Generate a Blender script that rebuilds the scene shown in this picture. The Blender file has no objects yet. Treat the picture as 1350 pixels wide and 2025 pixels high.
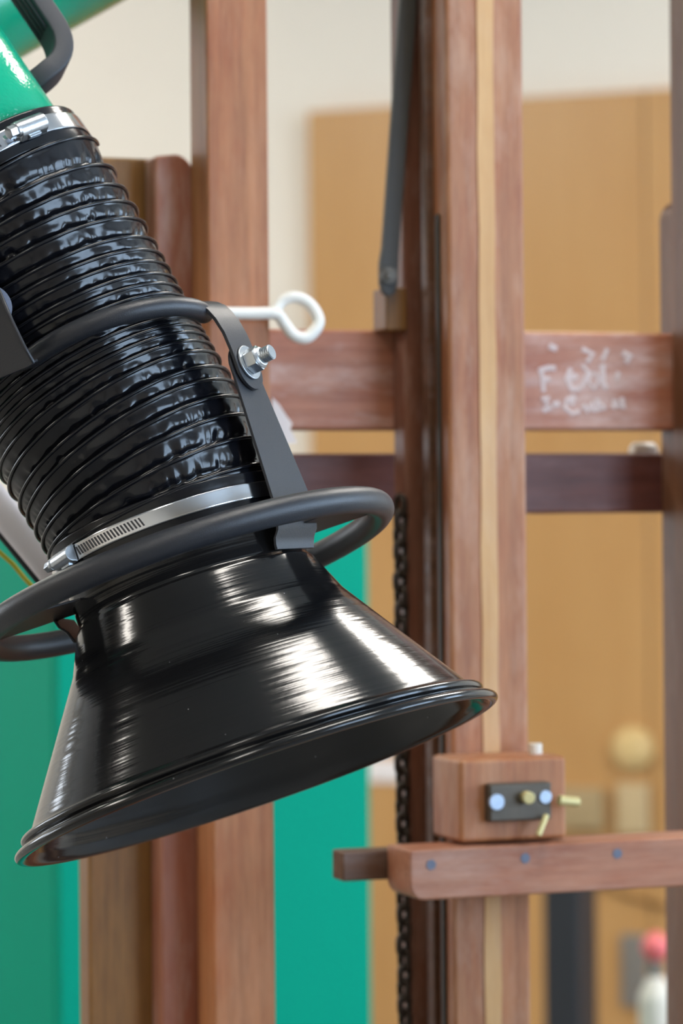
import bpy, math, random
import numpy as np
from mathutils import Vector, Matrix
random.seed(7)

# ------------------------------------------------------------------ camera
FPX = 110 * 56.25                      # focal length in pixels of the 1350 px wide frame
ROLL = math.radians(0.5)
CAM = np.array([0.0, 0.0, 1.35])
RT = np.array([math.cos(ROLL), 0, -math.sin(ROLL)])
UP = np.array([math.sin(ROLL), 0, math.cos(ROLL)])
scene = bpy.context.scene
COL = scene.collection
cam_d = bpy.data.cameras.new('camera')
cam_d.sensor_fit = 'HORIZONTAL'; cam_d.sensor_width = 24; cam_d.lens = 110
cam_d.clip_start = 0.05; cam_d.clip_end = 60
cam_d.dof.use_dof = True; cam_d.dof.focus_distance = 2.0; cam_d.dof.aperture_fstop = 6.3
cam = bpy.data.objects.new('camera', cam_d); COL.objects.link(cam)
cam.matrix_world = Matrix(((RT[0], UP[0], 0, CAM[0]), (RT[1], UP[1], -1, CAM[1]), (RT[2], UP[2], 0, CAM[2]), (0, 0, 0, 1)))
scene.camera = cam

# ------------------------------------------------------------------ world, exposure, daylight
vs = scene.view_settings
vs.view_transform = 'Standard'; vs.look = 'None'; vs.gamma = 1.0; vs.use_curve_mapping = False
vs.exposure = 0.12
world = bpy.data.worlds.new('world'); scene.world = world
world.use_nodes = True
bg = world.node_tree.nodes['Background']
bg.inputs[0].default_value = (0.62, 0.78, 1.0, 1); bg.inputs[1].default_value = 1.5

# the room is turned against the camera: p runs along the back wall, q towards it
ROOM_A = math.radians(-23.6)
PD = np.array([math.cos(ROOM_A), math.sin(ROOM_A), 0]); QD = np.array([-math.sin(ROOM_A), math.cos(ROOM_A), 0])
RO = np.array([-0.08, 6.6, 0.0])
P0, P1, Q0, Q1, HC = -6.0, 5.2, -9.0, 0.0, 3.2
def room(p, q, z): return RO + PD * p + QD * q + np.array([0, 0, z])
LAMP_POWER = 1.0
def window_light(name, p, q, z, w, h, normal, power, color):
    ld = bpy.data.lights.new(name, 'AREA'); ld.shape = 'RECTANGLE'; ld.size = w; ld.size_y = h
    ld.energy = power; ld.color = color
    o = bpy.data.objects.new(name, ld); COL.objects.link(o)
    o.location = room(p, q, z)
    o.rotation_euler = Vector(normal).to_track_quat('-Z', 'Y').to_euler()
    return o
SKYC = (0.55, 0.75, 1.0)
WIN_R = [(-5.2, 1.4), (-3.0, 1.4), (-0.95, 1.4)]       # right wall windows: centre q, width
WIN_F = []                      # wall behind the camera: centre p, width
WIN_L = [(-1.4, 1.5), (-3.6, 1.5)]                    # left wall
WZ0, WZ1 = 1.0, 2.75
for q, w in WIN_R: window_light('daylight', P1 + .12, q, (WZ0 + WZ1) / 2, w, WZ1 - WZ0, -PD, 72, SKYC)
for p, w in WIN_F: window_light('daylight', p, Q0 - .12, (WZ0 + WZ1) / 2, w, WZ1 - WZ0, QD, 40, SKYC)
for q, w in WIN_L: window_light('daylight', P0 - .12, q, (WZ0 + WZ1) / 2, w, WZ1 - WZ0, PD, 46, (.9, .95, 1))
LAMPS = [(2.25, -1.8, .26), (2.15, -4.1, .11), (2.1, -6.5, .11), (-1.4, -1.7, .2), (-1.45, -4.65, .32), (-1.6, -5.95, .26)]   # p, q, half width
LAMP_EMIT = 26.0

# ------------------------------------------------------------------ helpers
def at(px, py, Y):
    return CAM + (RT * (px - 675) / FPX + UP * (1012.5 - py) / FPX + np.array([0, 1.0, 0])) * Y
def nrm(v):
    v = np.array(v, float); return v / np.linalg.norm(v)

def new_mat(name):
    m = bpy.data.materials.new(name); m.use_nodes = True
    nt = m.node_tree; return m, nt, nt.nodes['Principled BSDF']
def N(nt, kind, **kw):
    n = nt.nodes.new(kind)
    for a, b in kw.items():
        if a.startswith('i_'): n.inputs[a[2:].replace('_', ' ')].default_value = b
        else: setattr(n, a, b)
    return n
def plain(name, col, rough=.5, metal=0.0, bump=0.0, bscale=400, var=0.0, vscale=6, spec=.5, coat=0):
    m, nt, b = new_mat(name)
    b.inputs['Base Color'].default_value = (*col, 1); b.inputs['Roughness'].default_value = rough
    b.inputs['Metallic'].default_value = metal; b.inputs['Specular IOR Level'].default_value = spec
    b.inputs['Coat Weight'].default_value = coat; b.inputs['Coat Roughness'].default_value = .05
    tc = N(nt, 'ShaderNodeTexCoord')
    if bump:
        nz = N(nt, 'ShaderNodeTexNoise', i_Scale=bscale, i_Detail=2.0)
        nt.links.new(tc.outputs['Object'], nz.inputs['Vector'])
        bp = N(nt, 'ShaderNodeBump', i_Strength=bump, i_Distance=.001)
        nt.links.new(nz.outputs['Fac'], bp.inputs['Height']); nt.links.new(bp.outputs['Normal'], b.inputs['Normal'])
    if var:
        nz = N(nt, 'ShaderNodeTexNoise', i_Scale=vscale, i_Detail=3.0)
        nt.links.new(tc.outputs['Object'], nz.inputs['Vector'])
        mx = N(nt, 'ShaderNodeMix', data_type='RGBA')
        mx.inputs[6].default_value = (*[c * (1 - var) for c in col], 1); mx.inputs[7].default_value = (*[min(1, c * (1 + var)) for c in col], 1)
        nt.links.new(nz.outputs['Fac'], mx.inputs[0]); nt.links.new(mx.outputs[2], b.inputs['Base Color'])
    return m
def srgb(r, g, b):
    f = lambda c: (c / 255 / 12.92) if c <= 10 else ((c / 255 + .055) / 1.055) ** 2.4
    return (f(r), f(g), f(b))
def wood(name, dark, light, axis='Z', chalk=0.0, chalkcol=(.62, .52, .5), rough=.5, grain=1.0, scale=1.0, stain=(.85, .52, .30)):
    m, nt, b = new_mat(name); L = nt.links.new
    tc = N(nt, 'ShaderNodeTexCoord'); oi = N(nt, 'ShaderNodeObjectInfo')
    off = N(nt, 'ShaderNodeVectorMath', operation='SCALE'); off.inputs[0].default_value = (3.1, 5.7, 9.3)
    L(oi.outputs['Random'], off.inputs['Scale'])
    add = N(nt, 'ShaderNodeVectorMath', operation='ADD'); L(tc.outputs['Object'], add.inputs[0]); L(off.outputs[0], add.inputs[1])
    def stretched(sc, along, detail, rough_=.6):
        mp = N(nt, 'ShaderNodeMapping'); s = [sc * scale] * 3; s['XYZ'.index(axis)] = along * scale
        mp.inputs['Scale'].default_value = s; L(add.outputs[0], mp.inputs['Vector'])
        nz = N(nt, 'ShaderNodeTexNoise', i_Scale=1.0, i_Detail=detail, i_Roughness=rough_); L(mp.outputs[0], nz.inputs['Vector'])
        return nz.outputs['Fac']
    g1 = stretched(110, 4.0, 4); g2 = stretched(22, 2.2, 3); g3 = stretched(420, 30, 2)
    ma = N(nt, 'ShaderNodeMath', operation='ADD'); L(g1, ma.inputs[0]); L(g2, ma.inputs[1])
    mb = N(nt, 'ShaderNodeMath', operation='MULTIPLY_ADD'); L(g3, mb.inputs[0]); mb.inputs[1].default_value = .6; L(ma.outputs[0], mb.inputs[2])
    mr = N(nt, 'ShaderNodeMapRange'); mr.inputs['From Min'].default_value = 1.3 - .42 / grain; mr.inputs['From Max'].default_value = 1.3 + .42 / grain
    L(mb.outputs[0], mr.inputs['Value'])
    mx = N(nt, 'ShaderNodeMix', data_type='RGBA'); mx.inputs[6].default_value = (*dark, 1); mx.inputs[7].default_value = (*light, 1)
    L(mr.outputs[0], mx.inputs[0]); out = mx.outputs[2]
    mo = stretched(34, 12, 4, .65)
    mm = N(nt, 'ShaderNodeMapRange'); mm.inputs['From Min'].default_value = .42; mm.inputs['From Max'].default_value = .68; mm.inputs['To Max'].default_value = .55
    L(mo, mm.inputs['Value'])
    m3 = N(nt, 'ShaderNodeMix', data_type='RGBA', blend_type='MULTIPLY'); m3.inputs[7].default_value = (*stain, 1)
    L(mm.outputs[0], m3.inputs[0]); L(out, m3.inputs[6]); out = m3.outputs[2]
    if chalk:
        c1 = stretched(26, 7, 5, .7)
        cr = N(nt, 'ShaderNodeMapRange'); cr.inputs['From Min'].default_value = .5; cr.inputs['From Max'].default_value = .78; cr.inputs['To Max'].default_value = chalk
        L(c1, cr.inputs['Value'])
        m2 = N(nt, 'ShaderNodeMix', data_type='RGBA'); m2.inputs[7].default_value = (*chalkcol, 1)
        L(cr.outputs[0], m2.inputs[0]); L(out, m2.inputs[6]); out = m2.outputs[2]
    L(out, b.inputs['Base Color']); b.inputs['Roughness'].default_value = rough
    bp = N(nt, 'ShaderNodeBump', i_Strength=.25, i_Distance=.001); L(mb.outputs[0], bp.inputs['Height']); L(bp.outputs[0], b.inputs['Normal'])
    return m

def link(name, me, parent=None, label=None, cat=None, group=None, kind=None):
    o = bpy.data.objects.new(name, me); COL.objects.link(o)
    if parent is not None: o.parent = parent
    if label: o['label'] = label
    if cat: o['category'] = cat
    if group: o['group'] = group
    if kind: o['kind'] = kind
    return o
def empty(name, loc, label, cat, rz=0, group=None):
    o = link(name, None, None, label, cat, group); o.location = loc; o.rotation_euler[2] = rz
    o.empty_display_size = .1
    return o
def mk(name, verts, faces, mat, parent=None, smooth=False, origin=None, bevel=0, seg=2, **kw):
    """verts in the parent root's frame, or in world axes minus `origin`"""
    V = np.array(verts, float)
    if origin is not None: V = V - np.array(origin)
    me = bpy.data.meshes.new(name); me.from_pydata(V.tolist(), [], faces); me.update()
    if mat: me.materials.append(mat)
    if smooth:
        me.polygons.foreach_set('use_smooth', [True] * len(me.polygons))
    o = link(name, me, parent, **kw)
    if bevel:
        bv = o.modifiers.new('bevel', 'BEVEL'); bv.width = bevel; bv.segments = seg; bv.limit_method = 'ANGLE'
        me.polygons.foreach_set('use_smooth', [True] * len(me.polygons))
        bv.harden_normals = True
    return o
def joinm(*parts):
    V, F = [], []
    for v, f in parts:
        n = len(V); V += [tuple(x) for x in v]; F += [[i + n for i in q] for q in f]
    return V, F
BOXF = [(0, 3, 2, 1), (4, 5, 6, 7), (0, 1, 5, 4), (1, 2, 6, 5), (2, 3, 7, 6), (3, 0, 4, 7)]
def boxm(lo, hi):
    x0, y0, z0 = lo; x1, y1, z1 = hi
    return [(x0, y0, z0), (x1, y0, z0), (x1, y1, z0), (x0, y1, z0), (x0, y0, z1), (x1, y0, z1), (x1, y1, z1), (x0, y1, z1)], [list(f) for f in BOXF]
def box(name, mat, parent, lo, hi, bevel=.002, **kw):
    v, f = boxm(lo, hi); return mk(name, v, f, mat, parent, bevel=bevel, **kw)
def prism(outline, depth):
    """outline: list of 3D points, extruded by vector depth"""
    n = len(outline); d = np.array(depth)
    V = [np.array(p) for p in outline] + [np.array(p) + d for p in outline]
    F = [list(range(n))[::-1], list(range(n, 2 * n))] + [[i, (i + 1) % n, (i + 1) % n + n, i + n] for i in range(n)]
    # outward orientation
    a = np.zeros(3)
    for i in range(n): a += np.cross(V[i], V[(i + 1) % n])
    if a @ d < 0: F = [q[::-1] for q in F]
    return V, F
def frames(path, ref):
    P = np.array(path, float); T = np.gradient(P, axis=0); T /= np.linalg.norm(T, axis=1)[:, None]
    out = []
    ref = np.array(ref, float)
    for p, t in zip(P, T):
        a = ref - t * (ref @ t); a /= np.linalg.norm(a); b = np.cross(t, a); out.append((p, t, a, b)); ref = a
    return out
def tubem(path, r, n=16, ref=(0, 0, 1), closed=False, caps=True, ry=None):
    fr = frames(path, ref); V, F = [], []
    m = len(fr)
    for i, (p, t, a, b) in enumerate(fr):
        rr = r[i] if hasattr(r, '__len__') else r
        r2 = rr if ry is None else ry
        for k in range(n):
            th = 2 * math.pi * k / n; V.append(p + a * rr * math.cos(th) + b * r2 * math.sin(th))
    for i in range(m if closed else m - 1):
        for k in range(n):
            i2 = (i + 1) % m
            F.append([i * n + k, i * n + (k + 1) % n, i2 * n + (k + 1) % n, i2 * n + k])
    if caps and not closed:
        F.append(list(range(n))[::-1]); F.append([(m - 1) * n + k for k in range(n)])
    return V, F
def fillet(pts, rad, n=5):
    pts = [np.array(p, float) for p in pts]; out = [pts[0]]
    for i in range(1, len(pts) - 1):
        a, b, c = pts[i - 1], pts[i], pts[i + 1]
        la, lc = np.linalg.norm(a - b), np.linalg.norm(c - b)
        da, dc = min(rad, la * .45), min(rad, lc * .45)
        p, q = b + (a - b) / la * da, b + (c - b) / lc * dc
        for k in range(n + 1):
            t = k / n; out.append(p * (1 - t) ** 2 + b * 2 * t * (1 - t) + q * t * t)
    out.append(pts[-1])
    res = [out[0]]
    for a, b in zip(out[:-1], out[1:]):
        if np.linalg.norm(b - a) > 30:
            for t in (.03, .25, .5, .75, .97): res.append(a + (b - a) * t)
        res.append(b)
    return res
def lathem(profile, P, A, e1, e2, n=128, k=1.0, closed=True):
    """profile of (r, s): around axis A through P; normals point to the left of the profile walk"""
    V, F = [], []; m = len(profile)
    for (r, s) in profile:
        for j in range(n):
            th = 2 * math.pi * j / n
            V.append(P + A * s * k + (e1 * math.cos(th) + e2 * math.sin(th)) * r * k)
    for i in range(m if closed else m - 1):
        i2 = (i + 1) % m
        for j in range(n):
            j2 = (j + 1) % n
            F.append([i * n + j, i * n + j2, i2 * n + j2, i2 * n + j])
    return V, F
def strip(rows, thick):
    """rows of (centre, half-width vector, normal): a bent flat bar"""
    V, F = [], []
    for c, w, nn in rows:
        c, w, nn = map(np.array, (c, w, nn))
        V += [c - w, c + w, c + w - nn * thick, c - w - nn * thick]
    m = len(rows)
    for i in range(m - 1):
        for k in range(4):
            F.append([i * 4 + k, i * 4 + (k + 1) % 4, (i + 1) * 4 + (k + 1) % 4, (i + 1) * 4 + k])
    F.append([0, 3, 2, 1]); F.append([(m - 1) * 4 + k for k in range(4)])
    return V, F
def cyl(c, axis, r, h, n=24, ref=(0.3, .2, 1), r2=None):
    c = np.array(c); axis = nrm(axis)
    return tubem([c, c + axis * h], [r, r if r2 is None else r2], n, ref)
def fixn(o):
    import bmesh
    bm = bmesh.new(); bm.from_mesh(o.data); bmesh.ops.recalc_face_normals(bm, faces=bm.faces); bm.to_mesh(o.data); bm.free(); return o

# ------------------------------------------------------------------ materials
M = {}
M['wall'] = plain('white_wall_paint', srgb(233, 224, 210), .7, bump=.15, bscale=60, var=.02)
M['ceiling'] = plain('ceiling_paint', srgb(188, 186, 182), .8, bump=.1, bscale=40)
M['floor'] = plain('grey_lino', srgb(128, 126, 122), .45, bump=.1, bscale=30, var=.06, vscale=9)
M['trim'] = plain('white_gloss_trim', srgb(225, 225, 224), .4, bump=.05)
M['ochre'] = wood('varnished_ochre_panel', srgb(181, 133, 78), srgb(197, 151, 95), 'Z', rough=.28, grain=.6, scale=.35, stain=(.95, .9, .85))
M['hood'] = None
M['powder'] = plain('black_powder_coat', (.022, .024, .030), .38, bump=.22, bscale=1600)
M['grip'] = plain('dark_moulded_plastic', (.034, .035, .041), .5, bump=.25, bscale=1500)
M['zinc'] = plain('zinc_plated_steel', (.62, .66, .70), .28, metal=1, bump=.1, bscale=500, var=.15, vscale=200)
M['band'] = plain('bright_steel_band', (.72, .74, .78), .16, metal=1, bump=.03, bscale=120)
M['slot'] = plain('dark_slot', (.06, .06, .065), .5, metal=.6)
M['greybar'] = plain('light_grey_lacquer', srgb(214, 208, 212), .45, bump=.1, bscale=500)
M['rubber'] = plain('black_rubber', (.012, .012, .014), .6)
M['cable'] = plain('yellow_green_cable', srgb(170, 160, 20), .45)
M['green_cab'] = plain('green_lacquered_steel', srgb(0, 147, 119), .55, spec=.06, bump=.05, bscale=80, var=.03, vscale=3)
M['blackiron'] = plain('blackened_iron', srgb(60, 56, 50), .55, bump=.4, bscale=200, var=.15, vscale=40)
M['chain'] = plain('oily_dark_chain', srgb(52, 42, 32), .4, metal=.5, bump=.2, bscale=300, var=.3, vscale=60)
M['bronze'] = plain('dark_bronze_plate', srgb(84, 76, 66), .45, metal=.4, bump=.2, bscale=200, var=.2, vscale=60)
M['brass'] = plain('worn_brass', srgb(205, 190, 135), .45, metal=.4, var=.15, vscale=80)
M['screw'] = plain('bluish_steel_screw', srgb(165, 180, 200), .35, metal=.5, var=.2, vscale=200)
M['screwd'] = plain('blue_grey_screw', srgb(95, 100, 115), .45, metal=.3, var=.2, vscale=200)
M['cord'] = plain('white_cord', srgb(238, 234, 226), .6, bump=.3, bscale=700)
M['chalk'] = plain('chalk', srgb(208, 190, 186), .95)
M['w_post'] = wood('orange_brown_oak', srgb(136, 80, 42), srgb(190, 126, 80), 'Z', .3, srgb(196, 152, 118))
M['w_mast'] = wood('worn_brown_oak', srgb(134, 80, 48), srgb(188, 128, 84), 'Z', .6, srgb(204, 168, 142))
M['w_guide'] = wood('dark_red_oak', srgb(96, 58, 40), srgb(142, 96, 72), 'Z', .6, srgb(178, 150, 136))
M['w_pink'] = wood('pinkish_worn_oak', srgb(134, 80, 62), srgb(174, 120, 98), 'Z', .7, srgb(196, 170, 160))
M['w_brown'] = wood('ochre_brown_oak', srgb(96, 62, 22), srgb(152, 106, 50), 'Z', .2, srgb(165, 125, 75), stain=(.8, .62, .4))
M['w_railH'] = wood('chalky_rail_oak', srgb(146, 90, 66), srgb(190, 132, 104), 'X', .95, srgb(206, 180, 170))
M['w_maroon'] = wood('maroon_rail_oak', srgb(86, 44, 36), srgb(124, 74, 62), 'X', .45, srgb(146, 108, 104))
M['w_ledge'] = wood('ledge_oak', srgb(140, 86, 60), srgb(186, 130, 100), 'X', .45, srgb(200, 168, 152))
M['w_dark'] = wood('dark_brown_oak', srgb(76, 50, 34), srgb(108, 76, 54), 'X', .2)
M['w_darkz'] = wood('dark_brown_oak_upright', srgb(84, 52, 28), srgb(118, 78, 46), 'Z', .1)
M['w_pale'] = wood('pale_inlay_ash', srgb(190, 142, 88), srgb(216, 170, 114), 'Z', .15, stain=(.9, .8, .65))
M['w_paleh'] = wood('pale_lath', srgb(205, 170, 125), srgb(226, 196, 152), 'X', .1)
M['red'] = plain('pinkish_red_plastic', srgb(235, 112, 112), .35)
M['bottle'] = plain('milky_white_plastic', srgb(222, 214, 200), .4)
M['pale'] = plain('pale_cream_plastic', srgb(214, 182, 124), .35)
M['buff'] = plain('buff_plastic', srgb(196, 170, 128), .4)
M['buff2'] = plain('grey_buff_plastic', srgb(170, 145, 105), .4)
M['greyplate'] = plain('brushed_grey_plate', srgb(135, 128, 120), .4, metal=.3)
M['black'] = plain('black_matt_lacquer', srgb(36, 38, 44), .5)
M['paper'] = plain('white_paper', srgb(235, 226, 222), .8)
def lamp_mat():
    m, nt, b = new_mat('lamp_diffuser')
    b.inputs['Base Color'].default_value = (.9, .9, .9, 1)
    b.inputs['Emission Color'].default_value = (1, .945, .86, 1); b.inputs['Emission Strength'].default_value = LAMP_EMIT
    return m
M['lamp'] = lamp_mat()
def hood_mat():
    m, nt, b = new_mat('glossy_black_spun_metal'); L = nt.links.new
    b.inputs['Base Color'].default_value = (.006, .006, .0065, 1); b.inputs['Roughness'].default_value = .15
    b.inputs['Specular IOR Level'].default_value = .5
    tc = N(nt, 'ShaderNodeTexCoord')
    def ringnoise(zs, xy, detail):
        mp = N(nt, 'ShaderNodeMapping'); mp.inputs['Scale'].default_value = (xy, xy, zs); L(tc.outputs['Object'], mp.inputs['Vector'])
        nz = N(nt, 'ShaderNodeTexNoise', i_Scale=1.0, i_Detail=detail); L(mp.outputs[0], nz.inputs['Vector']); return nz.outputs['Fac']
    a = ringnoise(330, 5, 2); c = ringnoise(120, 8, 2)
    ma = N(nt, 'ShaderNodeMath', operation='MULTIPLY_ADD'); L(c, ma.inputs[0]); ma.inputs[1].default_value = 1.5; L(a, ma.inputs[2])
    bp = N(nt, 'ShaderNodeBump', i_Strength=.16, i_Distance=.0012); L(ma.outputs[0], bp.inputs['Height'])
    nz = N(nt, 'ShaderNodeTexNoise', i_Scale=260, i_Detail=2.0); L(tc.outputs['Object'], nz.inputs['Vector'])
    b2 = N(nt, 'ShaderNodeBump', i_Strength=.05, i_Distance=.0006); L(nz.outputs['Fac'], b2.inputs['Height']); L(bp.outputs[0], b2.inputs['Normal'])
    L(b2.outputs[0], b.inputs['Normal'])
    # sparse dust specks
    vo = N(nt, 'ShaderNodeTexVoronoi', i_Scale=70); L(tc.outputs['Object'], vo.inputs['Vector'])
    lt = N(nt, 'ShaderNodeMath', operation='LESS_THAN'); L(vo.outputs['Distance'], lt.inputs[0]); lt.inputs[1].default_value = .03
    mx = N(nt, 'ShaderNodeMix', data_type='RGBA'); mx.inputs[6].default_value = (.006, .006, .0065, 1); mx.inputs[7].default_value = (.2, .2, .2, 1)
    L(lt.outputs[0], mx.inputs[0]); L(mx.outputs[2], b.inputs['Base Color'])
    return m
M['hood'] = hood_mat()
def green_mat():
    m, nt, b = new_mat('glossy_green_orange_peel'); L = nt.links.new
    b.inputs['Base Color'].default_value = (*srgb(0, 156, 118), 1); b.inputs['Roughness'].default_value = .12
    tc = N(nt, 'ShaderNodeTexCoord')
    nz = N(nt, 'ShaderNodeTexNoise', i_Scale=430, i_Detail=1.0); L(tc.outputs['Object'], nz.inputs['Vector'])
    bp = N(nt, 'ShaderNodeBump', i_Strength=.22, i_Distance=.0012); L(nz.outputs['Fac'], bp.inputs['Height']); L(bp.outputs[0], b.inputs['Normal'])
    return m
M['green'] = green_mat()
def vinyl_mat():
    m, nt, b = new_mat('black_coated_fabric'); L = nt.links.new
    b.inputs['Base Color'].default_value = (.005, .0055, .008, 1); b.inputs['Roughness'].default_value = .18
    b.inputs['Specular IOR Level'].default_value = .45
    tc = N(nt, 'ShaderNodeTexCoord')
    nz = N(nt, 'ShaderNodeTexNoise', i_Scale=90, i_Detail=2.0); L(tc.outputs['Object'], nz.inputs['Vector'])
    bp = N(nt, 'ShaderNodeBump', i_Strength=.14, i_Distance=.0015); L(nz.outputs['Fac'], bp.inputs['Height']); L(bp.outputs[0], b.inputs['Normal'])
    return m
M['vinyl'] = vinyl_mat()

# ------------------------------------------------------------------ the room
def room_piece(name, mat, lo, hi, kind='structure', parent=None, bevel=0, **kw):
    v, f = boxm(lo, hi)
    o = mk(name, v, f, mat, parent, bevel=bevel, kind=kind, **kw)
    if parent is None: o.location = RO; o.rotation_euler[2] = ROOM_A
    return o
def wall_with_holes(name, mat, u0, u1, z1, holes, axis, c0, c1):
    """vertical slab with rectangular openings; axis 'p' or 'q' is the running direction"""
    parts = []
    def slab(a, b, za, zb):
        if b - a < 1e-4 or zb - za < 1e-4: return
        parts.append(boxm((a, c0, za), (b, c1, zb)) if axis == 'p' else boxm((c0, a, za), (c1, b, zb)))
    cur = u0
    for (a, b, za, zb) in sorted(holes):
        slab(cur, a, 0, z1); slab(a, b, 0, za); slab(a, b, zb, z1); cur = b
    slab(cur, u1, 0, z1)
    v, f = joinm(*parts)
    o = mk(name, v, f, mat, kind='structure'); o.location = RO; o.rotation_euler[2] = ROOM_A; return o
room_piece('floor', M['floor'], (P0 - .3, Q0 - .3, -.1), (P1 + .3, Q1 + .3, 0))
room_piece('ceiling', M['ceiling'], (P0 - .3, Q0 - .3, HC), (P1 + .3, Q1 + .3, HC + .1))
room_piece('wall_back', M['wall'], (P0 - .2, Q1, 0), (P1 + .2, Q1 + .2, HC))
wall_with_holes('wall_right', M['wall'], Q0, Q1, HC, [(q - w / 2, q + w / 2, WZ0, WZ1) for q, w in WIN_R], 'q', P1, P1 + .2)
wall_with_holes('wall_left', M['wall'], Q0, Q1, HC, [(q - w / 2, q + w / 2, WZ0, WZ1) for q, w in WIN_L], 'q', P0 - .2, P0)
wall_with_holes('wall_front', M['wall'], P0 - .2, P1 + .2, HC, [(p - w / 2, p + w / 2, WZ0, WZ1) for p, w in WIN_F], 'p', Q0 - .2, Q0)
wn = 0
def window_frame(axis, c, w, d0, d1):
    global wn; wn += 1
    def bb(a0, a1, z0, z1): return boxm((a0, d0, z0), (a1, d1, z1)) if axis == 'p' else boxm((d0, a0, z0), (d1, a1, z1))
    a, b, t = c - w / 2, c + w / 2, .045
    parts = [bb(a, a + t, WZ0, WZ1), bb(b - t, b, WZ0, WZ1), bb(a + t, b - t, WZ0, WZ0 + t), bb(a + t, b - t, WZ1 - t, WZ1),
             bb(c - .02, c + .02, WZ0 + t, WZ1 - t), bb(a + t, c - .02, 2.1, 2.14), bb(c + .02, b - t, 2.1, 2.14)]
    v, f = joinm(*parts); o = mk('window_%d' % wn, v, f, M['trim'], kind='structure'); o.location = RO; o.rotation_euler[2] = ROOM_A
for q, w in WIN_R: window_frame('q', q, w, P1 + .02, P1 + .07)
for p, w in WIN_F: window_frame('p', p, w, Q0 - .07, Q0 - .02)
for q, w in WIN_L: window_frame('q', q, w, P0 - .07, P0 - .02)

def on_back(px, py, off=0.0):
    """pixel -> room (p, z) on the plane `off` in front of the back wall"""
    d = RT * (px - 675) / FPX + UP * (1012.5 - py) / FPX + np.array([0, 1.0, 0])
    base = RO - QD * off
    t = ((base - CAM) @ QD) / (d @ QD)
    X = CAM + d * t - RO
    return X @ PD, X[2]
# ochre panelling on the back wall: separate panels with an open joint
pl, zt = on_back(607, 216, .04); zt2 = on_back(1340, 178, .04)[1]
zt = (zt + zt2) / 2
panelling = empty('wood_panelling', room(pl, -.04, 0), 'tall varnished ochre wood panelling on the white back wall', 'panelling', ROOM_A)
seams = [0, on_back(938, 500, .04)[0] - pl, on_back(1276, 500, .04)[0] - pl, on_back(1276, 500, .04)[0] - pl + .62, on_back(1276, 500, .04)[0] - pl + 1.24]
for a, b in zip(seams[:-1], seams[1:]):
    box('panel', M['ochre'], panelling, (a + .0015, 0, .0), (b - .0015, .038, zt), bevel=.002)
tl = pl
room_piece('baseboard_back', M['trim'], (P0, -.02, 0), (tl, 0, .12), bevel=.004)

# ceiling lights
LAMP_LABEL = ['wide ceiling light panel above the ochre panelling, beyond the easel', 'narrow ceiling light panel straight above the black hood',
              'narrow ceiling light panel behind the camera', 'ceiling light panel by the back wall, left of the panelling',
              'widest ceiling light panel of the left row, left of the hood', 'ceiling light panel of the left row nearest the front wall']
for i, (p, q, w) in enumerate(LAMPS):
    r = empty('ceiling_light', room(p, q, HC), LAMP_LABEL[i], 'ceiling light', ROOM_A, 'ceiling light panels')
    v, f = joinm(boxm((-w - .03, -.63, -.05), (-w, .63, 0)), boxm((w, -.63, -.05), (w + .03, .63, 0)), boxm((-w, -.63, -.05), (w, -.6, 0)), boxm((-w, .6, -.05), (w, .63, 0)))
    mk('frame', v, f, M['trim'], r)
    box('diffuser', M['lamp'], r, (-w, -.6, -.04), (w, .6, -.002), bevel=0)

# ------------------------------------------------------------------ the fume extraction arm
ARM0 = np.array([-0.1, 3.2, HC])
arm = empty('fume_extraction_arm', ARM0, 'green fume extraction arm with black flexible hose and glossy black conical hood', 'extraction arm')
def am(name, vf, mat, parent=arm, smooth=True, **kw):
    return mk(name, vf[0], vf[1], mat, parent, smooth=smooth, origin=ARM0, **kw)
K = 2.05 / FPX
AX = np.array([-math.sin(math.radians(18.8)) * math.cos(math.radians(9.5)), math.sin(math.radians(9.5)), math.cos(math.radians(18.8)) * math.cos(math.radians(9.5))])
HP = at(510, 1542, 2.05)
E1 = nrm(np.array([1, 0, 0]) - AX * AX[0]); E2 = np.cross(E1, AX)
def er(ph): ph = math.radians(ph); return E1 * math.cos(ph) + E2 * math.sin(ph)
def et(ph): ph = math.radians(ph); return -E1 * math.sin(ph) + E2 * math.cos(ph)
def hp(s, r, ph): return HP + AX * s * K + er(ph) * r * K

# hood: one spun cone with rolled rim; its own local frame so the spinning marks follow the axis
prof = [(232, 520), (240, 520), (240, 396), (248, 388), (252, 380), (284, 306), (457, 42), (463, 38), (474, 38), (481, 32), (481, 24),
        (475, 18), (479, 13), (492, 13), (500, 8), (503, 1), (500, -6), (492, -9), (482, -7), (474, 0), (462, 14), (450, 40), (279, 300), (246, 380), (232, 396)]
prof = fillet([prof[-1]] + prof + [prof[0]], 5, 4)[1:-1]
v, f = lathem(prof, np.zeros(3), np.array([0, 0, 1.]), np.array([1., 0, 0]), np.array([0, -1., 0]), 192, K)
hood = mk('hood_cone', v, f, M['hood'], arm, smooth=True, label='glossy black spun metal hood cone with rolled rim')
hood.matrix_local = Matrix.Translation(Vector(HP - ARM0)) @ Matrix((( E1[0], -E2[0], AX[0]), (E1[1], -E2[1], AX[1]), (E1[2], -E2[2], AX[2]))).to_4x4()
fixn(hood)
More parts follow.
